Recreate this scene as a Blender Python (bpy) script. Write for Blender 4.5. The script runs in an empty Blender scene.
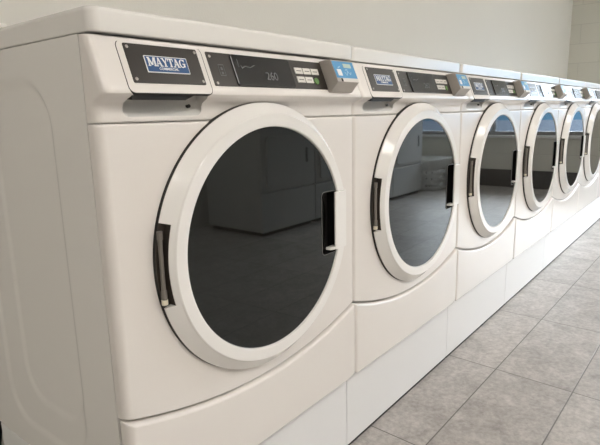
import bpy, bmesh, math, random
from mathutils import Vector, Matrix
PI = math.pi
random.seed(3)
scene = bpy.context.scene
COL = scene.collection

# ------------------------------------------------------------------ materials
def new_mat(name):
    m = bpy.data.materials.new(name); m.use_nodes = True
    return m, m.node_tree.nodes, m.node_tree.links, m.node_tree.nodes['Principled BSDF']

def plain(name, col, rough=.4, metal=0.0, ior=1.5, coat=0.0, var=0.0, vscale=6.0, bump=0.0, bscale=80.0):
    m, N, L, b = new_mat(name)
    b.inputs['Base Color'].default_value = (*col, 1)
    b.inputs['Roughness'].default_value = rough
    b.inputs['Metallic'].default_value = metal
    b.inputs['IOR'].default_value = ior
    b.inputs['Coat Weight'].default_value = coat
    b.inputs['Coat Roughness'].default_value = .05
    tc = N.new('ShaderNodeTexCoord')
    if var > 0:
        n = N.new('ShaderNodeTexNoise'); n.inputs['Scale'].default_value = vscale; n.inputs['Detail'].default_value = 4
        r = N.new('ShaderNodeValToRGB')
        r.color_ramp.elements[0].position = .3; r.color_ramp.elements[1].position = .7
        r.color_ramp.elements[0].color = (*[c*(1-var) for c in col], 1)
        r.color_ramp.elements[1].color = (*[min(1, c*(1+var)) for c in col], 1)
        L.new(tc.outputs['Object'], n.inputs['Vector']); L.new(n.outputs['Fac'], r.inputs['Fac'])
        L.new(r.outputs['Color'], b.inputs['Base Color'])
    if bump > 0:
        n2 = N.new('ShaderNodeTexNoise'); n2.inputs['Scale'].default_value = bscale; n2.inputs['Detail'].default_value = 3
        bp = N.new('ShaderNodeBump'); bp.inputs['Strength'].default_value = bump; bp.inputs['Distance'].default_value = .002
        L.new(tc.outputs['Object'], n2.inputs['Vector']); L.new(n2.outputs['Fac'], bp.inputs['Height'])
        L.new(bp.outputs['Normal'], b.inputs['Normal'])
    return m

def emit(name, col, s):
    m, N, L, b = new_mat(name)
    b.inputs['Base Color'].default_value = (.8, .8, .8, 1)
    b.inputs['Emission Color'].default_value = (*col, 1)
    b.inputs['Emission Strength'].default_value = s
    return m

M = {}
M['enamel'] = plain('white_enamel', (.80, .785, .76), .22, var=.012, vscale=3)
M['panel'] = plain('white_front_panel', (.80, .765, .735), .22, var=.012, vscale=3)
M['door'] = plain('white_door_plastic', (.86, .845, .825), .13)
M['plinth'] = plain('white_painted_plinth', (.80, .80, .805), .38)
M['glass'] = plain('smoked_door_glass', (.011, .010, .009), .025, ior=1.52)
M['pocketgrey'] = plain('grey_grip_pocket', (.60, .59, .57), .5)
M['glass'].node_tree.nodes['Principled BSDF'].inputs['Specular Tint'].default_value = (.80, .95, 1.0, 1)
M['black'] = plain('black_parts_and_gap_shade', (.012, .011, .010), .55)  # black small parts, and the painted shade in gaps and pocket
M['pocket'] = plain('black_plastic', (.006, .0055, .0055), .9, ior=1.2)
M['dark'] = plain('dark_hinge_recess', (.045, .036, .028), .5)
M['plate'] = plain('dark_brown_grey_plate', (.026, .021, .017), .30, var=.06, vscale=30)
M['display'] = plain('black_display', (.016, .016, .017), .16)
M['steel'] = plain('screw_steel', (.42, .40, .37), .38, metal=.8)
M['hinge'] = plain('grey_hinge_metal', (.22, .20, .18), .4, metal=.3)
M['cream'] = plain('cream_plastic', (.82, .76, .62), .4)
M['reader'] = plain('grey_reader_housing', (.44, .405, .37), .45, var=.03, vscale=20)
M['reader_lo'] = plain('pale_grey_reader_lip', (.70, .68, .65), .45)
M['blue'] = plain('blue_reader_face', (.085, .33, .62), .35, var=.03, vscale=40)
M['paleblue'] = plain('pale_blue_print', (.35, .60, .80), .4)
M['lcd'] = plain('pale_green_screen', (.50, .62, .55), .3)
M['label'] = plain('white_button_label', (.74, .72, .68), .4)
M['inkgrey'] = plain('grey_button_print', (.20, .19, .18), .5)
M['green'] = plain('green_start_button', (.14, .30, .08), .35)
M['badge'] = plain('deep_blue_badge', (.020, .085, .24), .3)
M['white'] = plain('white_lettering', (.86, .87, .88), .35)
M['dimtext'] = plain('dim_grey_display_print', (.10, .105, .105), .4)
M['oldwhite'] = plain('white_appliance', (.74, .73, .71), .35, var=.02)
M['basket'] = plain('white_basket_plastic', (.80, .80, .78), .4)
M['greydoor'] = plain('grey_handle_slot', (.08, .08, .08), .5)
M['hose'] = plain('black_hose', (.010, .010, .010), .5)
M['frame'] = plain('window_frame_metal', (.30, .30, .30), .4, metal=.4)
M['ceil'] = plain('ceiling_white', (.80, .78, .74), .8, bump=.3, bscale=60)
M['base'] = plain('dark_baseboard', (.06, .055, .05), .5)
M['wall'] = plain('painted_wall', (.77, .755, .705), .62, var=.012, vscale=1.6, bump=.25, bscale=140)
M['asphalt'] = plain('asphalt', (.030, .036, .045), .95, ior=1.0)
M['greyrim'] = plain('dark_grey_recess_rim', (.16, .155, .15), .4)
M['paper'] = plain('white_paper', (.88, .86, .82), .6)
M['tubelight'] = emit('warm_light_diffuser', (1.0, .95, .89), 6.5)

def floor_mat():
    m, N, L, b = new_mat('stone_look_floor_tiles')
    tc = N.new('ShaderNodeTexCoord'); sp = N.new('ShaderNodeSeparateXYZ'); L.new(tc.outputs['Object'], sp.inputs[0])
    def math_(op, a, bb=None, c=None):
        n = N.new('ShaderNodeMath'); n.operation = op
        for i, v in enumerate((a, bb, c)):
            if v is None: continue
            if isinstance(v, (int, float)): n.inputs[i].default_value = v
            else: L.new(v, n.inputs[i])
        return n.outputs[0]
    X, Y = sp.outputs['X'], sp.outputs['Y']
    u = math_('DIVIDE', math_('SUBTRACT', math_('MULTIPLY_ADD', Y, -.050, X), 1.4085), .5865)
    v = math_('DIVIDE', math_('ADD', math_('MULTIPLY_ADD', X, .015, Y), .139), .2585)
    fu, fv = math_('FRACT', u), math_('FRACT', v)
    # distance to nearest joint in metres
    du = math_('MULTIPLY', math_('MINIMUM', fu, math_('SUBTRACT', 1, fu)), .5865)
    dv = math_('MULTIPLY', math_('MINIMUM', fv, math_('SUBTRACT', 1, fv)), .2585)
    d = math_('MINIMUM', du, dv)
    g = N.new('ShaderNodeMapRange'); g.inputs['From Min'].default_value = .0012; g.inputs['From Max'].default_value = .0026
    L.new(d, g.inputs['Value'])
    cid = N.new('ShaderNodeCombineXYZ'); L.new(math_('FLOOR', u), cid.inputs[0]); L.new(math_('FLOOR', v), cid.inputs[1])
    wn = N.new('ShaderNodeTexWhiteNoise'); wn.noise_dimensions = '3D'; L.new(cid.outputs[0], wn.inputs['Vector'])
    off = N.new('ShaderNodeVectorMath'); off.operation = 'MULTIPLY_ADD'
    L.new(wn.outputs['Color'], off.inputs[0]); off.inputs[1].default_value = (7, 7, 7); L.new(tc.outputs['Object'], off.inputs[2])
    n1 = N.new('ShaderNodeTexNoise'); n1.inputs['Scale'].default_value = 9; n1.inputs['Detail'].default_value = 9; n1.inputs['Roughness'].default_value = .68
    n1.inputs['Distortion'].default_value = .7
    L.new(off.outputs[0], n1.inputs['Vector'])
    n2 = N.new('ShaderNodeTexNoise'); n2.inputs['Scale'].default_value = 60; n2.inputs['Detail'].default_value = 6; n2.inputs['Roughness'].default_value = .7
    L.new(off.outputs[0], n2.inputs['Vector'])
    r1 = N.new('ShaderNodeValToRGB'); r1.color_ramp.elements[0].position = .32; r1.color_ramp.elements[1].position = .68
    r1.color_ramp.elements[0].color = (.365, .335, .312, 1); r1.color_ramp.elements[1].color = (.560, .525, .495, 1)
    L.new(n1.outputs['Fac'], r1.inputs['Fac'])
    r2 = N.new('ShaderNodeValToRGB'); r2.color_ramp.elements[0].position = .33; r2.color_ramp.elements[1].position = .7
    r2.color_ramp.elements[0].color = (.74, .74, .74, 1); r2.color_ramp.elements[1].color = (1.18, 1.18, 1.18, 1)
    L.new(n2.outputs['Fac'], r2.inputs['Fac'])
    mx = N.new('ShaderNodeMix'); mx.data_type = 'RGBA'; mx.blend_type = 'MULTIPLY'; mx.inputs['Factor'].default_value = 1
    L.new(r1.outputs['Color'], mx.inputs['A']); L.new(r2.outputs['Color'], mx.inputs['B'])
    tint = N.new('ShaderNodeMapRange'); tint.inputs['To Min'].default_value = .86; tint.inputs['To Max'].default_value = 1.08
    L.new(wn.outputs['Value'], tint.inputs['Value'])
    sc_ = N.new('ShaderNodeVectorMath'); sc_.operation = 'SCALE'; L.new(mx.outputs['Result'], sc_.inputs[0]); L.new(tint.outputs['Result'], sc_.inputs['Scale'])
    gm = N.new('ShaderNodeMix'); gm.data_type = 'RGBA'
    L.new(g.outputs['Result'], gm.inputs['Factor']); gm.inputs['A'].default_value = (.13, .118, .105, 1); L.new(sc_.outputs[0], gm.inputs['B'])
    L.new(gm.outputs['Result'], b.inputs['Base Color'])
    b.inputs['Roughness'].default_value = .45
    bp = N.new('ShaderNodeBump'); bp.inputs['Strength'].default_value = .35; bp.inputs['Distance'].default_value = .0015
    hh = math_('MULTIPLY_ADD', n2.outputs['Fac'], .35, g.outputs['Result']); L.new(hh, bp.inputs['Height'])
    L.new(bp.outputs['Normal'], b.inputs['Normal'])
    return m
M['floor'] = floor_mat()

def block_mat():
    m, N, L, b = new_mat('painted_block_wall')
    tc = N.new('ShaderNodeTexCoord'); sp = N.new('ShaderNodeSeparateXYZ'); L.new(tc.outputs['Object'], sp.inputs[0])
    cb = N.new('ShaderNodeCombineXYZ'); L.new(sp.outputs['Y'], cb.inputs[0]); L.new(sp.outputs['Z'], cb.inputs[1])
    br = N.new('ShaderNodeTexBrick'); br.offset = .5
    br.inputs['Scale'].default_value = 1; br.inputs['Brick Width'].default_value = .40; br.inputs['Row Height'].default_value = .20
    br.inputs['Mortar Size'].default_value = .004; br.inputs['Mortar Smooth'].default_value = .6
    br.inputs['Color1'].default_value = (.62, .605, .535, 1); br.inputs['Color2'].default_value = (.645, .63, .555, 1); br.inputs['Mortar'].default_value = (.54, .525, .465, 1)
    L.new(cb.outputs[0], br.inputs['Vector']); L.new(br.outputs['Color'], b.inputs['Base Color'])
    n = N.new('ShaderNodeTexNoise'); n.inputs['Scale'].default_value = 90; L.new(tc.outputs['Object'], n.inputs['Vector'])
    a = N.new('ShaderNodeMath'); a.operation = 'MULTIPLY_ADD'; L.new(br.outputs['Fac'], a.inputs[0]); a.inputs[1].default_value = -1.0; L.new(n.outputs['Fac'], a.inputs[2])
    bp = N.new('ShaderNodeBump'); bp.inputs['Strength'].default_value = .5; bp.inputs['Distance'].default_value = .003
    L.new(a.outputs[0], bp.inputs['Height']); L.new(bp.outputs['Normal'], b.inputs['Normal'])
    b.inputs['Roughness'].default_value = .65
    return m
M['block'] = block_mat()

def pane_mat():
    m = bpy.data.materials.new('clear_window_pane'); m.use_nodes = True
    N, L = m.node_tree.nodes, m.node_tree.links
    N.remove(N['Principled BSDF'])
    t = N.new('ShaderNodeBsdfTransparent'); g = N.new('ShaderNodeBsdfGlossy'); g.inputs['Roughness'].default_value = .02
    f = N.new('ShaderNodeFresnel'); f.inputs['IOR'].default_value = 1.3
    x = N.new('ShaderNodeMixShader'); L.new(f.outputs[0], x.inputs[0]); L.new(t.outputs[0], x.inputs[1]); L.new(g.outputs[0], x.inputs[2])
    L.new(x.outputs[0], N['Material Output'].inputs['Surface'])
    return m
M['pane'] = pane_mat()

# ------------------------------------------------------------------ mesh helpers
class MB:
    def __init__(s): s.v, s.f = [], []
    def add(s, vs, fs):
        o = len(s.v); s.v += [tuple(p) for p in vs]; s.f += [tuple(i+o for i in f) for f in fs]; return s
    def box(s, x0, x1, y0, y1, z0, z1):
        return s.add([(x, y, z) for z in (z0, z1) for y in (y0, y1) for x in (x0, x1)],
                     [(0, 2, 3, 1), (4, 5, 7, 6), (0, 1, 5, 4), (2, 6, 7, 3), (0, 4, 6, 2), (1, 3, 7, 5)])
    def loft(s, rings, caps=True, closed=True):
        n = len(rings[0]); o = len(s.v)
        for r in rings: s.v += [tuple(p) for p in r]
        for j in range(len(rings)-1):
            for i in range(n if closed else n-1):
                k = (i+1) % n
                s.f.append((o+j*n+i, o+j*n+k, o+(j+1)*n+k, o+(j+1)*n+i))
        if caps:
            s.f.append(tuple(o+i for i in reversed(range(n))))
            s.f.append(tuple(o+(len(rings)-1)*n+i for i in range(n)))
        return s
    def tube(s, pts, r, n=12):
        pts = [Vector(p) for p in pts]; rings = []
        up = Vector((.31, .22, .93))
        for i, p in enumerate(pts):
            t = (pts[min(i+1, len(pts)-1)]-pts[max(i-1, 0)]).normalized()
            a = t.cross(up).normalized(); b2 = t.cross(a).normalized()
            rr = r[i] if isinstance(r, (list, tuple)) else r
            rings.append([p+a*rr*math.cos(2*PI*q/n)+b2*rr*math.sin(2*PI*q/n) for q in range(n)])
        return s.loft(rings)
    def mesh(s, name, mat, angle=35, bevel=0.0, seg=2):
        me = bpy.data.meshes.new(name); me.from_pydata(s.v, [], s.f)
        bm = bmesh.new(); bm.from_mesh(me)
        bmesh.ops.remove_doubles(bm, verts=bm.verts, dist=1e-6)
        bmesh.ops.recalc_face_normals(bm, faces=bm.faces)
        if bevel:
            ed = [e for e in bm.edges if len(e.link_faces) == 2 and e.calc_face_angle(0) > math.radians(40)]
            bmesh.ops.bevel(bm, geom=ed, offset=bevel, segments=seg, profile=.5, affect='EDGES', clamp_overlap=True)
        bm.to_mesh(me); bm.free()
        smooth(me, angle); me.materials.append(mat)
        return me
    def build(s, name, mat, parent=None, angle=35, bevel=0.0, seg=2):
        o = link(name, s.mesh(name, mat, angle, bevel, seg), parent)
        if name != 'cut':
            w = o.modifiers.new('normals', 'WEIGHTED_NORMAL'); w.keep_sharp = True; w.weight = 80
        return o

def smooth(me, angle):
    for p in me.polygons: p.use_smooth = True
    me.set_sharp_from_angle(angle=math.radians(angle))

def link(name, me, parent=None, label=None):
    o = bpy.data.objects.new(name, me); COL.objects.link(o)
    if parent: o.parent = parent
    if label: o['label'] = label
    return o

def thing(name, label, cat, loc=(0, 0, 0), rz=0, group=None):
    o = bpy.data.objects.new(name, None); COL.objects.link(o); o.empty_display_size = .1
    o.location = loc; o.rotation_euler = (0, 0, rz); o['label'] = label; o['category'] = cat
    if group: o['group'] = group
    return o
def struct(o): o['kind'] = 'structure'; return o

def copy_tree(o, parent=None):
    c = o.copy(); COL.objects.link(c)
    if parent: c.parent = parent
    for ch in list(o.children): copy_tree(ch, c)
    return c

def boolean(o, cutters, mat='black'):
    """cut meshes out of o once, baking the result into its mesh"""
    o.modifiers.clear(); tmp = []
    for mb in cutters:
        c = mb.build('cut', M[mat]); tmp.append(c)
        md = o.modifiers.new('b', 'BOOLEAN'); md.operation = 'DIFFERENCE'; md.solver = 'EXACT'; md.material_mode = 'TRANSFER'; md.object = c
    bpy.context.view_layer.update()
    dg = bpy.context.evaluated_depsgraph_get()
    me = bpy.data.meshes.new_from_object(o.evaluated_get(dg))
    o.modifiers.clear(); o.data = me
    w = o.modifiers.new('normals', 'WEIGHTED_NORMAL'); w.keep_sharp = True; w.weight = 80
    for c in tmp: bpy.data.objects.remove(c)
    return me

def rrect(x0, x1, z0, z1, r, n=5):
    pts = []
    for cx, cz, a0 in ((x1-r, z0+r, -90), (x1-r, z1-r, 0), (x0+r, z1-r, 90), (x0+r, z0+r, 180)):
        for i in range(n+1):
            a = math.radians(a0+90*i/n); pts.append((cx+r*math.cos(a), cz+r*math.sin(a)))
    return pts

# ------------------------------------------------------------------ the washing machine
W = .686
CX, CZ = .3545, .6872
MX = .343                    # door axis
SL = .40                               # tilt of the console face
def slope_y(z): return -.001-SL*(1.041-z)
NRM = Vector((0, -1, SL)).normalized()
def con(x, z, off): return Vector((x, slope_y(z), z))+NRM*off
def cony(x, z, o): return Vector((x, slope_y(z)-o, z))
def con_prism(mb, outline, o0, o1, ch=.0006):
    cx = sum(p[0] for p in outline)/len(outline); cz = sum(p[1] for p in outline)/len(outline)
    def shr(d):
        out = []
        for x, z in outline:
            v = Vector((x-cx, z-cz)); l = max(v.length, 1e-6); out.append((x-v.x/l*d, z-v.y/l*d))
        return out
    mb.loft([[con(x, z, o0) for x, z in outline], [con(x, z, o1-ch) for x, z in outline], [con(x, z, o1) for x, z in shr(ch)]])
    return mb

X0, X1 = .0015, W-.0015
RR = .0045
def front_xs(r, n=26):
    out = []
    for i in range(7):
        a = PI/2*i/6; out.append((X0+r-r*math.cos(a), r-r*math.sin(a)))
    for i in range(1, n): out.append((X0+r+(X1-X0-r-RR)*i/n, 0.0))
    for i in range(7):
        a = PI/2*i/6; out.append((X1-RR+RR*math.sin(a), RR-RR*math.cos(a)))
    return out
def panel(rows, yb, r):
    """rows: list of (z(x), y offset). closed shell with a plane back"""
    xs = front_xs(r); n = len(xs); rings = []
    for zf, yo in rows:
        fr = [(x, min(y+yo, yb-.0004), zf(x)) for x, y in xs]
        bk = [(x, yb, zf(x)) for x, y in reversed(xs)]
        rings.append(fr+bk)
    mb = MB(); mb.loft(rings, caps=False)
    m = 2*n
    for base in (0, (len(rows)-1)*m):
        for i in range(n-1):
            mb.f.append((base+i, base+i+1, base+m-2-i, base+m-1-i))
    return mb

def smile(x): return .384+.058*((x-MX)/MX)**2

def make_machine():
    root = thing('washing_machine', '', 'washing machine', (0, 0, 0))
    # --- cabinet with stamped sides
    y0, y1, z0, z1 = .0255, .545, .2400, 1.0540
    def cab():
        bm = bmesh.new()
        bmesh.ops.create_cube(bm, size=1)
        for v in bm.verts:
            v.co = Vector(((v.co.x+.5)*(X1-X0)+X0, (v.co.y+.5)*(y1-y0)+y0, (v.co.z+.5)*(z1-z0)+z0))
        # replace the two sides by fine height fields
        for f in [f for f in bm.faces if abs(f.normal.x) > .9]: bm.faces.remove(f)
        def sd(p, a0, a1, b0, b1, r):
            cx, cy, hx, hy = (a0+a1)/2, (b0+b1)/2, (a1-a0)/2-r, (b1-b0)/2-r
            qx, qy = abs(p[0]-cx)-hx, abs(p[1]-cy)-hy
            return math.hypot(max(qx, 0), max(qy, 0))+min(max(qx, qy), 0)-r
        def st(d, w): t = min(max(.5-d/w, 0), 1); return t*t*(3-2*t)
        ny, nz = 110, 150
        for side, xx in ((1, X0), (-1, X1)):
            g = []
            for j in range(nz+1):
                row = []
                for i in range(ny+1):
                    y = y0+(y1-y0)*i/ny; z = z0+(z1-z0)*j/nz
                    edge = min(i, ny-i, j, nz-j) == 0
                    d = 0.0
                    d += .0026*st(sd((y, z), .138, .362, .374, .99, .075), .012)
                    d += .0030*st(sd((y, z), .138, .448, .300, 1.0, .085), .013)
                    bowed = min(1, min(i, ny-i)/4, min(j, nz-j)/4)
                    row.append(bm.verts.new((xx+side*(0 if edge else max(0, d)*bowed), y, z)))
                g.append(row)
            for j in range(nz):
                for i in range(ny):
                    bm.faces.new((g[j][i], g[j][i+1], g[j+1][i+1], g[j+1][i]))
        bmesh.ops.recalc_face_normals(bm, faces=bm.faces)
        me = bpy.data.meshes.new('cabinet'); bm.to_mesh(me); bm.free()
        smooth(me, 40); me.materials.append(M['enamel'])
        return me
    link('cabinet', cab(), root)
    # --- lid
    def ring(z, ins, r=.016):
        return [(x, y, z) for x, y in rrect(X0+.0025+ins, X1-.0005-ins, -.006+ins, .555-ins, r, 7)]
    MB().loft([ring(1.0560, .004), ring(1.0567, .0014), ring(1.0585, .0004), ring(1.0840, 0), ring(1.0880, .0010), ring(1.0906, .0030), ring(1.0915, .0060)]).build('top_lid', M['enamel'], root, 50)
    # --- front panel and lower service panel
    zt = .9255
    rows = [(lambda x: smile(x)+.0025, .003), (lambda x: smile(x)+.0045, -.001), (lambda x: smile(x)+.0075, -.0025)]
    for k in range(1, 9):
        rows.append((lambda x, k=k: (smile(x)+.0075)*(1-k/9)+(zt-.005)*k/9, -.0025))
    rows += [(lambda x: zt-.005, -.0020), (lambda x: zt-.0015, -.0005), (lambda x: zt, .002)]
    panel(rows, .0235, .0140).build('front_panel', M['panel'], root, 40)
    zb = .2352; rc = .016
    def zlow(x):
        d = min(x-X0, X1-x)
        return zb+(rc-math.sqrt(max(0, rc*rc-(rc-d)**2)) if d < rc else 0)
    rows = [(lambda x: zlow(x), -.003), (lambda x: zlow(x)+.002, -.0075), (lambda x: zlow(x)+.005, -.009)]
    for k in range(1, 6):
        rows.append((lambda x, k=k: (zlow(x)+.005)*(1-k/6)+(smile(x)-.008)*k/6, -.009))
    rows += [(lambda x: smile(x)-.008, -.009), (lambda x: smile(x)-.0042, -.0072), (lambda x: smile(x)-.002, -.003), (lambda x: smile(x)-.0012, .003)]
    panel(rows, .0172, .0140).build('lower_panel', M['panel'], root, 40)
    # --- console
    prof = [(.927, .003), (.9285, .001), (.931, 0), (.940, 0), (.950, -.0008), (.9558, -.0040), (.9598, -.0105), (.9632, -.0180),
            (.9665, -.0240), (.9695, -.0272), (.9735, -.0276), (.980, -.0254)]
    for z in (.99, 1.005, 1.02, 1.035): prof.append((z, slope_y(z)))
    prof += [(1.0405, -.0012), (1.0460, .0008), (1.0505, .0020), (1.0530, .0050)]
    prof.sort()
    c = panel([(lambda x, z=z: z, y) for z, y in prof], .0235, .0140).build('console', M['panel'], root, 40)
    cut = MB()
    def crow(y, zlo):
        return [(x, y, z) for x, z in rrect(.047, .203, zlo, .9690, min(.011, (.9690-zlo)*.42), 5)]
    cut.loft([crow(-.06, .9310), crow(-.002, .9310), crow(.0040, .9440), crow(.0110, .9575)])
    me = boolean(c, [cut], 'pocketgrey'); smooth(me, 30)
    mb = MB(); mb.loft([[(x, y, z) for y, z in ((-.0245, .9692), (.0115, .9692), (.0115, .9630), (-.0235, .9600))] for x in (.049, .150)]+[[(.172, y, z) for y, z in ((-.0245, .9692), (.0115, .9692), (.0115, .9688), (-.0235, .9686))]])
    mb.build('pocket_shade', M['black'], root)  # black wedge painting the shade along the top of the grip pocket
    # grip pocket's bolt
    MB().tube([(.178, .012, .9500), (.178, .001, .9515)], .0030, 10).build('pocket_bolt', M['black'], root)
    # --- detergent drawer, badge
    con_prism(MB(), rrect(.0427, .2093, .9690, 1.0488, .011), -.006, .0002).build('drawer_gap', M['black'], root)
    dr = con_prism(MB(), rrect(.0445, .2075, .9700, 1.0475, .0095), -.004, .0008, .0006).build('dispenser_drawer', M['panel'], root, 50)
    con_prism(MB(), rrect(.0550, .1965, .9845, 1.0435, .002, 2), .0008, .0022, .0004).build('badge_plate', M['plate'], dr)
    def screw(x, z, par, off):
        mb = MB(); p = con(x, z, off)
        a = Vector((1, 0, 0)); b = NRM.cross(a)
        mb.loft([[p+NRM*h+(a*math.cos(t*PI/6)+b*math.sin(t*PI/6))*r for t in range(12)] for r, h in ((.0027, -.001), (.0027, .0006), (.0018, .0012))])
        mb.build('screw', M['steel'], par)
    for x in (.0608, .1912):
        for z in (.9900, 1.0380): screw(x, z, dr, .0022)
    bx0, bx1, bz0, bz1 = .0850, .1680, 1.0005, 1.0265
    con_prism(MB(), rrect(bx0, bx1, bz0, bz1, .0012, 2), .0020, .0030, .0003).build('badge_border', M['white'], dr)
    con_prism(MB(), rrect(bx0+.0014, bx1-.0014, bz0+.0014, bz1-.0014, .0008, 2), .0028, .0034, .0001).build('badge_field', M['badge'], dr)
    # slab-serif capitals drawn as strokes in a 1 x 1 cell
    def glyph(ch):
        S = []   # polygons
        def bar(x0, z0, x1, z1, w):
            S.append([(x0-w/2, z0), (x0+w/2, z0), (x1+w/2, z1), (x1-w/2, z1)])
        def hb(x0, x1, z0, z1): S.append([(x0, z0), (x1, z0), (x1, z1), (x0, z1)])
        if ch == 'M':
            bar(.14, 0, .14, 1, .12); bar(.84, 0, .84, 1, .20); bar(.16, 1, .48, .12, .18); bar(.78, 1, .50, .12, .12)
            hb(0, .28, 0, .1); hb(.68, 1, 0, .1); hb(0, .24, .9, 1); hb(.78, 1, .9, 1)
        if ch == 'A':
            bar(.16, 0, .50, 1, .10); bar(.80, 0, .48, 1, .22); hb(.28, .70, .26, .36); hb(0, .32, 0, .1); hb(.60, 1, 0, .1)
        if ch == 'Y':
            bar(.48, .45, .16, 1, .22); bar(.54, .45, .82, 1, .10); bar(.50, 0, .50, .5, .22); hb(.26, .74, 0, .1); hb(0, .36, .9, 1); hb(.66, 1, .9, 1)
        if ch == 'T':
            bar(.5, 0, .5, 1, .24); hb(.02, .98, .88, 1); hb(.02, .12, .66, .9); hb(.88, .98, .66, .9); hb(.28, .72, 0, .1)
        if ch == 'G':
            n = 16; ro, zi = .48, .5
            for i in range(n):
                a0, a1 = math.radians(42+(318-42)*i/n), math.radians(42+(318-42)*(i+1)/n)
                def pt(a, k): return (.5+.46*k*math.cos(a)*(1 if k == 1 else .55/k), .5+.5*math.sin(a)*(1 if k == 1 else .82))
                S.append([pt(a0, 1), pt(a1, 1), pt(a1, .6), pt(a0, .6)])
            hb(.72, .94, .08, .46); hb(.56, 1.0, .40, .50); hb(.80, .90, .70, 1.0)
        return S
    mb = MB(); x = bx0+.0042
    for ch, w in zip('MAYTAG', (.0156, .0130, .0126, .0108, .0130, .0124)):
        for poly in glyph(ch):
            p2 = [(x+px*w, bz0+.0096+pz*.0136) for px, pz in poly]
            mb.loft([[con(a, b, .0032) for a, b in p2], [con(a, b, .0040) for a, b in p2]])
        x += w*.93
    mb.build('badge_lettering', M['white'], dr)
    def text(s, size, x, z, off, mat, par, name, extr=.0002):
        cu = bpy.data.curves.new('t', 'FONT'); cu.body = s; cu.size = size; cu.extrude = extr; cu.align_x = 'CENTER'; cu.align_y = 'CENTER'; cu.offset = size*.012
        o = bpy.data.objects.new('t', cu); COL.objects.link(o); bpy.context.view_layer.update()
        me = bpy.data.meshes.new_from_object(o.evaluated_get(bpy.context.evaluated_depsgraph_get()))
        bpy.data.objects.remove(o)
        up = Vector((0, SL, 1)).normalized()
        for v in me.vertices:
            p = con(x, z, off)+Vector((1, 0, 0))*v.co.x+up*v.co.y+NRM*v.co.z
            v.co = p
        me.materials.clear(); me.materials.append(mat)
        return link(name, me, par)
    text('COMMERCIAL', .0060, (bx0+bx1)/2, bz0+.0060, .0036, M['white'], dr, 'badge_subtitle')
    # --- control panel
    cp = con_prism(MB(), rrect(.2175, .640, .9842, 1.0425, .002, 2), -.002, .0012, .0004).build('control_panel', M['plate'], root)
    for x in (.2245,): 
        for z in (.9890, 1.0350): screw(x, z, cp, .0012)
    con_prism(MB(), rrect(.2730, .4365, .9852, 1.0405, .003, 3), .001, .0048, .0010).build('display', M['display'], cp)
    text('260', .023, .3700, 1.0035, .0051, M['dimtext'], cp, 'display_digits')
    mb = MB()
    for (x0, z0, x1, z1) in ((.286, 1.032, .286, 1.018), (.294, 1.017, .303, 1.020), (.303, 1.020, .315, 1.018), (.315, 1.018, .329, 1.023), (.292, 1.021, .294, 1.015)):
        dx, dz = x1-x0, z1-z0; l = math.hypot(dx, dz); nx, nz = -dz/l*.0006, dx/l*.0006
        p2 = [(x0+nx, z0+nz), (x0-nx, z0-nz), (x1-nx, z1-nz), (x1+nx, z1+nz)]
        mb.loft([[con(a, b, .0046) for a, b in p2], [con(a, b, .0052) for a, b in p2]])
    mb.build('display_print', M['dimtext'], cp)
    mb = MB()   # load symbol: an outlined square with a bar
    for x0, x1, z0, z1 in [(q[0]+.004, q[1]+.004, q[2]+.036, q[3]+.036) for q in ((.233, .2345, .966, .986), (.2455, .247, .966, .986), (.233, .247, .966, .9675), (.233, .247, .9845, .986), (.2375, .2425, .969, .973), (.2375, .2425, .976, .981))]:
        p2 = [(x0, z0), (x1, z0), (x1, z1), (x0, z1)]
        mb.loft([[con(a, b, .001) for a, b in p2], [con(a, b, .0018) for a, b in p2]])
    mb.build('panel_symbol', M['dimtext'], cp)
    for r_, zz in enumerate((1.0145, .9965)):
        for k in range(3):
            xx = .4515+k*.0280
            if r_ == 1 and k == 2: continue
            con_prism(MB(), rrect(xx, xx+.0255, zz, zz+.0125, .001, 2), .001, .0026, .0004).build('button', M['label'], cp)
            p2 = rrect(xx+.005, xx+.0205, zz+.0052, zz+.0068, .0003, 1)
            con_prism(MB(), p2, .0024, .0029, .0001).build('button_print', M['inkgrey'], cp)
    p = con(.5165, 1.0010, .001); a = Vector((1, 0, 0)); b = NRM.cross(a); mb = MB()
    mb.loft([[p+NRM*h+(a*math.cos(t*PI/8)+b*math.sin(t*PI/8))*r for t in range(16)] for r, h in ((.0075, -.001), (.0075, .002), (.006, .003))])
    mb.build('start_button', M['green'], cp, 40)
    # --- card reader
    rx0, rx1 = .5510, .6360
    prof = [(-.002, 1.0455), (.020, 1.0483), (.0305, 1.0483), (.0325, 1.0460), (.0345, 1.0010), (.0325, .9990), (.022, .9915), (.006, .9790), (-.002, .9785)]
    mb = MB(); mb.loft([[cony(x, z, o) for o, z in prof] for x in (rx0, rx1)])
    rd = mb.build('card_reader', M['reader'], root, 30, .0012)
    def face_off(z): return .0325+.0020*(1.046-z)/.045
    def on_face(x0, x1, z0, z1, o, name, mat, r=.001):
        mb = MB(); pts = rrect(x0, x1, z0, z1, r, 3)
        mb.loft([[cony(x, z, face_off(z)-.0005) for x, z in pts], [cony(x, z, face_off(z)+o) for x, z in pts]])
        return mb.build(name, mat, rd)
    on_face(rx0+.0015, rx1-.0015, 1.0090, 1.0455, .0008, 'reader_face', M['blue'])
    on_face(rx0+.022, rx1-.0015, 1.0010, 1.0090, .0006, 'reader_lip', M['reader_lo'])
    on_face(rx0+.040, rx0+.071, 1.0320, 1.0410, .0013, 'reader_screen', M['lcd'])
    on_face(rx0+.010, rx0+.026, 1.0140, 1.0280, .0014, 'reader_button', M['white'])
    on_face(rx0+.016, rx0+.021, 1.0015, 1.0080, .0012, 'reader_slot', M['black'], .0005)
    mb = MB()
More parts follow.
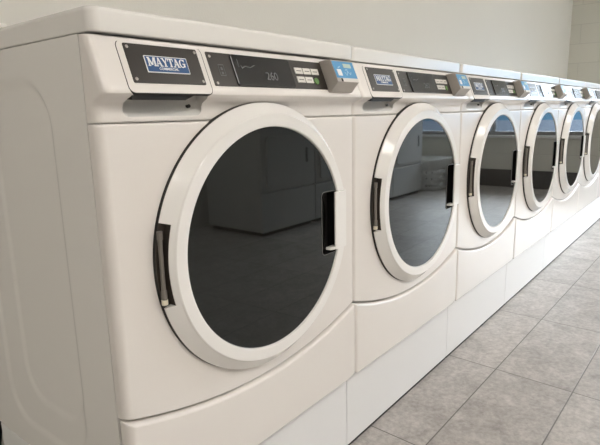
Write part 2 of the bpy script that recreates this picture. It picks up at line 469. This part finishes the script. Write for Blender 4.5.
    for (x0, z0, x1, z1) in [(q[0]+.002, q[1]+.035, q[2]+.002, q[3]+.035) for q in ((.036, .987, .042, .980), (.042, .980, .048, .990), (.048, .990, .056, .982), (.056, .982, .062, .988), (.040, .992, .050, .993), (.014, .996, .024, .999))]:
        dx, dz = x1-x0, z1-z0; l = math.hypot(dx, dz); nx, nz = -dz/l*.0011, dx/l*.0011
        p2 = [(rx0+x0+nx, z0+nz), (rx0+x0-nx, z0-nz), (rx0+x1-nx, z1-nz), (rx0+x1+nx, z1+nz)]
        mb.loft([[cony(a, b, face_off(b)) for a, b in p2], [cony(a, b, face_off(b)+.0013) for a, b in p2]])
    mb.build('reader_print', M['paleblue'], rd)
    # --- door
    nth = 160
    base = [(.262, -.0065), (.2720, -.0072), (.2733, -.0092), (.2727, -.0115), (.2522, -.0308), (.2514, -.0322), (.2496, -.0335), (.2292, -.0335), (.2268, -.0327), (.2256, -.0300), (.2256, -.020), (.2240, -.018)]
    def P(r, y, t): return (CX+r*1.0125*math.cos(t), y, CZ+r*.99*math.sin(t))   # a touch wider than high
    na0, na1 = math.asin(.0745/.262), math.asin(-.0685/.262)
    th = [2*PI*i/nth for i in range(nth)]
    ths = sorted(th+[PI-na0-1e-4, PI-na0+1e-4, PI-na1-1e-4, PI-na1+1e-4])
    def notch(t): return PI-na0 < t < PI-na1
    mb = MB(); rings = []
    for t in ths:
        p = list(base)
        if notch(t):
            p[0] = (.2585, -.005)
            for k in (1, 2, 3): p[k] = (.2587, -.006-.003*k)
            p[4] = (.2530, -.0300)
            p[3] = (.2587, -.0244)
        rings.append([P(r, y, t) for r, y in p])
    n = len(base); o = 0
    for r in rings: mb.v += r
    for j in range(len(rings)):
        k = (j+1) % len(rings)
        for i in range(n-1): mb.f.append((j*n+i, j*n+i+1, k*n+i+1, k*n+i))
    door = mb.build('door', M['door'], root, 14)
    # black ring that paints the shadow gap behind the rim
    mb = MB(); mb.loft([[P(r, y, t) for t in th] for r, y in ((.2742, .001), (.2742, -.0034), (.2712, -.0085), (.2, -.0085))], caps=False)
    mb.build('door_shadow_gap', M['black'], root, 40)
    # hinge in its notch
    mb = MB(); seg = [PI-na0-.01+(na0-na1+.02)*i/16 for i in range(17)]
    mb.loft([[P(r, y, t) for t in seg] for r, y in ((.2580, -.0235), (.2580, -.0045), (.2722, -.0045), (.2722, -.0090), (.2592, -.0090), (.2592, -.0235))], caps=False, closed=False)
    mb.build('hinge_recess', M['dark'], door, 40)
    hx = CX-.2690
    mb = MB(); mb.tube([(hx, -.0150, CZ+.064), (hx, -.0150, CZ+.050), (hx-.0005, -.0150, CZ+.0495), (hx-.0005, -.0150, CZ-.037), (hx, -.0150, CZ-.0375), (hx, -.0150, CZ-.053)], [.0048, .0048, .0038, .0038, .0050, .0050], 14)
    mb.build('hinge_pin', M['hinge'], door, 40)
    MB().tube([(hx, -.0150, CZ-.062), (hx, -.0150, CZ-.0535)], .0056, 12).build('hinge_cap', M['cream'], door)
    # glass with the opening for the hand
    mb = MB(); mb.loft([[P(r, y, t) for t in th] for r, y in ((.2254, -.020), (.2254, -.0285), (.2242, -.0295))])
    g = mb.build('door_glass', M['glass'], door, 30)
    px0, px1, pz0, pz1 = CX+.1590, CX+.2140, CZ-.073, CZ+.072
    cut = MB(); cut.loft([[(x, y, z) for x, z in rrect(px0, px1, pz0, pz1, .010, 6)] for y in (-.07, -.01)])
    me = boolean(g, [cut]); smooth(me, 30)
    # pocket liner
    mb = MB(); o_ = rrect(px0, px1, pz0, pz1, .010, 6)
    def ins(pts, d): 
        return rrect(px0+d, px1-d, pz0+d, pz1-d, max(.002, .010-d), 6)
    mb.loft([[(x, y, z) for x, z in ins(o_, d)] for d, y in ((-.0006, -.0285), (-.0006, -.0304), (.0012, -.0304), (.0016, -.026), (.004, -.008))], caps=False)
    mb.f.append(tuple(range(4*28, 5*28)))
    mb.build('handle_recess', M['pocket'], door, 40)
    rim = MB(); rim.loft([[(x, y, z) for x, z in ins(o_, d)] for d, y in ((-.0010, -.0290), (-.0010, -.0308), (.0002, -.0308), (.0002, -.0290))], caps=False)
    rim.build('recess_rim', M['greyrim'], door, 40)
    # grip: a flared bar rooted in the ring, standing off the recess
    hz0, hz1 = CZ-.066, CZ+.069
    sec = [(.2475, -.0320), (.2470, -.0375), (.2440, -.0392), (.2040, -.0396), (.2010, -.0382), (.2005, -.0355), (.2020, -.0340), (.2150, -.0328), (.2260, -.0325), (.2280, -.0320)]
    mb = MB(); mb.loft([[(CX+r, y, z) for r, y in sec] for z in (hz0, hz1)])
    hd = mb.build('handle', M['door'], door, 35, .0016)
    mb = MB(); mb.loft([[(CX+r, y, z) for r, y in ((.186, -.0200), (.2150, -.0200), (.2150, -.0360), (.198, -.0370), (.188, -.0320))] for z in (hz0-.0005, hz0+.0065)])
    mb.build('handle_foot', M['door'], hd, 35, .0015)
    return root

GROUP = 'row of front-loading washing machines'
wm = make_machine(); wm['group'] = GROUP
names = ['white front-loading washing machine at the near end of the row, bare side panel showing',
         'white front-loading washing machine next to the one whose side panel shows',
         'white front-loading washing machine, third from the near end of the row',
         'white front-loading washing machine in mid row, fourth from the near end',
         'white front-loading washing machine, fifth from the near end of the row',
         'white front-loading washing machine, sixth from the near end, its door cut by the photo edge',
         'white front-loading washing machine farthest along the row, only a lower corner in view']
wm['label'] = names[0]
for k in range(1, 7):
    c = copy_tree(wm); c.location.x = k*W; c['label'] = names[k]
    for ch in c.children:
        if ch.name.startswith('top_lid'): ch.location.y = .010      # the lids behind sit a touch farther back
        if k == 1 and ch.name.startswith(('door', 'door_shadow_gap')): ch.location.x = .005

def make_plinth():
    r = thing('pedestal', '', 'pedestal', (0, 0, 0), group='white pedestals under the washing machines')
    b = MB(); b.box(.0011, W-.0011, .0193, .540, .010, .2385); b.build('plinth_box', M['plinth'], r, 30, .0015)
    b = MB(); b.box(.004, W-.004, .0225, .530, 0, .0105); b.build('toe_shadow', M['black'], r)  # black box painting the shadow in the gap under the plinth
    return r
pl = make_plinth()
order = ['nearest washing machine, at the front end of the row', 'second washing machine from the near end', 'third washing machine from the near end', 'fourth washing machine from the near end',
         'fifth washing machine from the near end', 'sixth washing machine from the near end', 'farthest washing machine, at the photo edge']
pl['label'] = 'plain white pedestal under the '+order[0]
for k in range(1, 7):
    c = copy_tree(pl); c.location.x = k*W; c['label'] = 'plain white pedestal under the '+order[k]

# ------------------------------------------------------------------ small things by the nearest machine
mb = MB(); pts = []
for i in range(22):
    t = i/21; pts.append((-.002+.03*t, .478+.02*math.sin(t*6), .03+.24*t))
mb.tube([(.05, .66, .012), (.02, .63, .012), (-.004, .60, .03), (-.008, .580, .10), (-.004, .573, .17), (.008, .572, .235), (.03, .575, .285), (.07, .59, .33)], .011, 12)
o = mb.build('drain_hose', M['hose'], None, 50)
o['label'] = 'black drain hose behind the bottom corner of the nearest washing machine'; o['category'] = 'hose'
mb = MB()
prof = [(.002+.0065*math.cos(a)*(1-.02*i), .0044+.0042*math.sin(a)) for i, a in enumerate([(-100+25*q)*PI/180 for q in range(14)])]
out = prof; inn = [(x*.86+.0006, .0044+(z-.0044)*.84) for x, z in prof]
ringpts = [(x, z) for x, z in out]+[(x, z) for x, z in reversed(inn)]
mb.loft([[(.006+yy, .285+x, 1.0914+z) for x, z in ringpts] for yy in (0, .012)])
o = mb.build('paper_curl', M['paper'], None, 40)
o['label'] = 'small curled white paper scrap lying on top of the nearest lid'; o['category'] = 'paper scrap'

# ------------------------------------------------------------------ the room
XL, XR, YF, YB, ZC = -4.2, 6.12, -2.75, .70, 2.62
def sbox(name, mat, *b): return struct(MB().box(*b).build(name, mat, None, 30))
sbox('floor', M['floor'], XL-.1, XR+.1, YF-.1, YB+.1, -.08, 0)
sbox('ceiling', M['ceil'], XL-.1, XR+.1, YF-.1, YB+.1, ZC, ZC+.08)
sbox('wall_back', M['wall'], XL-.1, XR+.1, YB, YB+.1, 0, ZC)
sbox('wall_front', M['wall'], XL-.1, XR+.1, YF-.1, YF, 0, ZC)
sbox('wall_left', M['wall'], XL-.1, XL, YF, YB, 0, ZC)
WY0, WY1, WZ0, WZ1 = -2.6, -.50, .62, 1.95        # window in the far end wall
b = MB()
b.box(XR, XR+.12, WY1, YB, 0, ZC); b.box(XR, XR+.12, YF, WY0, 0, ZC); b.box(XR, XR+.12, WY0, WY1, 0, WZ0); b.box(XR, XR+.12, WY0, WY1, WZ1, ZC)
struct(b.build('wall_right', M['block'], None, 30))
sbox('baseboard_right', M['base'], XR-.014, XR, YF, YB, 0, .21)
b = MB(); fw = .045
b.box(XR+.03, XR+.09, WY0, WY1, WZ0, WZ0+fw); b.box(XR+.03, XR+.09, WY0, WY1, WZ1-fw, WZ1)
b.box(XR+.03, XR+.09, WY0, WY0+fw, WZ0+fw, WZ1-fw); b.box(XR+.03, XR+.09, WY1-fw, WY1, WZ0+fw, WZ1-fw)
ym = (WY0+WY1)/2; b.box(XR+.03, XR+.09, ym-fw/2, ym+fw/2, WZ0+fw, WZ1-fw)
w = struct(b.build('window_1', M['frame'], None, 30))
for a0, a1 in ((WY0+fw, ym-fw/2), (ym+fw/2, WY1-fw)):
    MB().box(XR+.055, XR+.061, a0, a1, WZ0+fw, WZ1-fw).build('window_pane', M['pane'], w)
MB().box(XR-.05, XR+.03, WY0-.03, WY1+.03, WZ0-.03, WZ0).build('window_sill', M['oldwhite'], w, 30, .004)

# ceiling lights over the aisle, plus one added to fill the near side panel
lg = 'ceiling lights over the aisle'
cl = thing('ceiling_light', 'added fill light on the ceiling behind the camera, past the near end of the row', 'ceiling light', (-1.7, -1.5, ZC), group=lg)
b = MB(); 
for (x0, x1, y0, y1) in ((-.62, .62, -.32, -.29), (-.62, .62, .29, .32), (-.62, -.59, -.29, .29), (.59, .62, -.29, .29)): b.box(x0, x1, y0, y1, -.035, 0)
b.build('light_frame', M['oldwhite'], cl)
MB().box(-.59, .59, -.29, .29, -.022, -.006).build('light_diffuser', M['tubelight'], cl)
for x, yy, s in ((.3, -2.15, 'over the near end of the aisle'), (2.3, -2.15, 'above the dryers, midway along the aisle'), (4.3, -2.15, 'over the far end of the aisle, nearest the window wall')):
    c = copy_tree(cl); c.location.x = x; c.location.y = yy; c['label'] = 'rectangular ceiling light '+s

# ------------------------------------------------------------------ the machines across the aisle (seen in the door glass)
def make_opposite():
    r = thing('dryer', '', 'dryer', (0, 0, 0), group='white dryers across the aisle')
    w, d, h = .68, .62, .95
    MB().box(.003, w, -d, -.02, .03, h).build('cabinet', M['oldwhite'], r, 30, .012)
    MB().box(.003, w, -.022, 0, .03, .335).build('lower_panel', M['oldwhite'], r, 30, .008)
    MB().box(.003, w, -.022, 0, .345, h-.10).build('front_panel', M['oldwhite'], r, 30, .008)
    MB().box(.003, w, -.022, .012, h-.09, h-.01).build('console', M['plate'], r, 30, .006)
    pts = rrect(.06, .62, .375, .76, .03, 5); pts = [(x, z+(.03*(1-((x-.34)/.28)**2) if z > .6 else 0)) for x, z in pts]
    mb = MB(); mb.loft([[(x, y, z) for x, z in pts] for y in (-.002, .016)]); dd = mb.build('door', M['oldwhite'], r, 30, .004)
    MB().box(.535, .560, .010, .020, .54, .66).build('door_handle', M['greydoor'], dd, 30, .003)
    MB().box(.03, .65, -d+.03, -.03, 0, .03).build('base', M['black'], r)
    return r
op = make_opposite(); op.location = (2.47, -2.03, 0)
op['label'] = 'white square-door dryer across the aisle, at the end nearest the camera'
for k, s in ((1, 'white square-door dryer across the aisle, second from the camera end'), (2, 'white square-door dryer across the aisle, third from the camera end'), (3, 'white square-door dryer across the aisle, beside the laundry basket')):
    c = copy_tree(op); c.location.x = 2.47+k*W; c['label'] = s

def make_basket():
    r = thing('laundry_basket', 'white plastic laundry basket with holes, on the floor across the aisle', 'laundry basket', (5.56, -2.10, 0))
    nx, nz = 56, 9; H = .36
    def pt(i, z):
        t = i/nx*2*PI; c, s = math.cos(t), math.sin(t); k = .82+.18*z/H
        e = 2/5
        return (.30*k*math.copysign(abs(c)**e, c), .21*k*math.copysign(abs(s)**e, s), z)
    mb = MB(); zs = [0, .05, .09, .13, .17, .21, .25, .29, .33, H]
    for z in zs: mb.v += [pt(i, z) for i in range(nx)]
    for j in range(len(zs)-1):
        for i in range(nx):
            if 1 <= j <= 6 and j % 2 == 1 and i % 2 == 0: continue
            k = (i+1) % nx; mb.f.append((j*nx+i, j*nx+k, (j+1)*nx+k, (j+1)*nx+i))
    mb.f.append(tuple(reversed(range(nx))))
    o = mb.build('basket_body', M['basket'], r, 40)
    md = o.modifiers.new('s', 'SOLIDIFY'); md.thickness = .004; md.offset = 1
    mb = MB(); rings = []
    for dz, k in ((0, 1.0), (0, 1.06), (.014, 1.06), (.014, 1.0)):
        rings.append([(pt(i, H)[0]*k, pt(i, H)[1]*k, H-.006+dz) for i in range(nx)])
    mb.loft(rings+[rings[0]], caps=False); mb.build('basket_rim', M['basket'], r, 40)
make_basket()

# ------------------------------------------------------------------ light
def area(name, loc, rot, sx, sy, power, col):
    l = bpy.data.lights.new(name, 'AREA'); l.shape = 'RECTANGLE'; l.size = sx; l.size_y = sy; l.energy = power; l.color = col
    o = bpy.data.objects.new(name, l); COL.objects.link(o); o.location = loc; o.rotation_euler = rot
    return o
pt_ = area('window_portal', (XR+.02, (WY0+WY1)/2, (WZ0+WZ1)/2), (0, PI/2, 0), WZ1-WZ0, WY1-WY0, 10, (1, 1, 1))
pt_.data.cycles.is_portal = True
sbox('ground', M['asphalt'], XR+.12, XR+40, -22, 20, -.3, -.05)
wd = bpy.data.worlds.new('daylight'); scene.world = wd; wd.use_nodes = True
WN, WL = wd.node_tree.nodes, wd.node_tree.links; bg = WN['Background']
tc = WN.new('ShaderNodeTexCoord'); sp = WN.new('ShaderNodeSeparateXYZ'); WL.new(tc.outputs['Generated'], sp.inputs[0])
rp = WN.new('ShaderNodeValToRGB'); WL.new(sp.outputs['Z'], rp.inputs['Fac'])
e = rp.color_ramp.elements; e[0].position = .0; e[0].color = (.012, .028, .045, 1); e[1].position = .34; e[1].color = (1.0, 1.1, 1.18, 1)
x = e.new(.10); x.color = (.07, .125, .19, 1)
WL.new(rp.outputs['Color'], bg.inputs['Color']); bg.inputs['Strength'].default_value = 14.5

# ------------------------------------------------------------------ camera
cam = bpy.data.cameras.new('camera'); co = bpy.data.objects.new('camera', cam); COL.objects.link(co)
yaw, pitch, roll = math.radians(51.2823), math.radians(11.7722), math.radians(-1.3043)
f = Vector((math.sin(yaw)*math.cos(pitch), math.cos(yaw)*math.cos(pitch), -math.sin(pitch)))
r = Vector((math.cos(yaw), -math.sin(yaw), 0)); u = r.cross(f)
r2 = r*math.cos(roll)+u*math.sin(roll); u2 = -r*math.sin(roll)+u*math.cos(roll)
co.matrix_world = Matrix(((r2.x, u2.x, -f.x, -.4232), (r2.y, u2.y, -f.y, -.7173), (r2.z, u2.z, -f.z, .9352), (0, 0, 0, 1)))
cam.sensor_fit = 'HORIZONTAL'; cam.sensor_width = 36; cam.lens = 524.7803*36/600
cam.clip_start = .02
scene.camera = co

vs = scene.view_settings
vs.view_transform = 'Standard'; vs.look = 'None'; vs.exposure = 0.92; vs.gamma = 1; vs.use_curve_mapping = False
scene.cycles.use_denoising = True
scene.cycles.max_bounces = 10
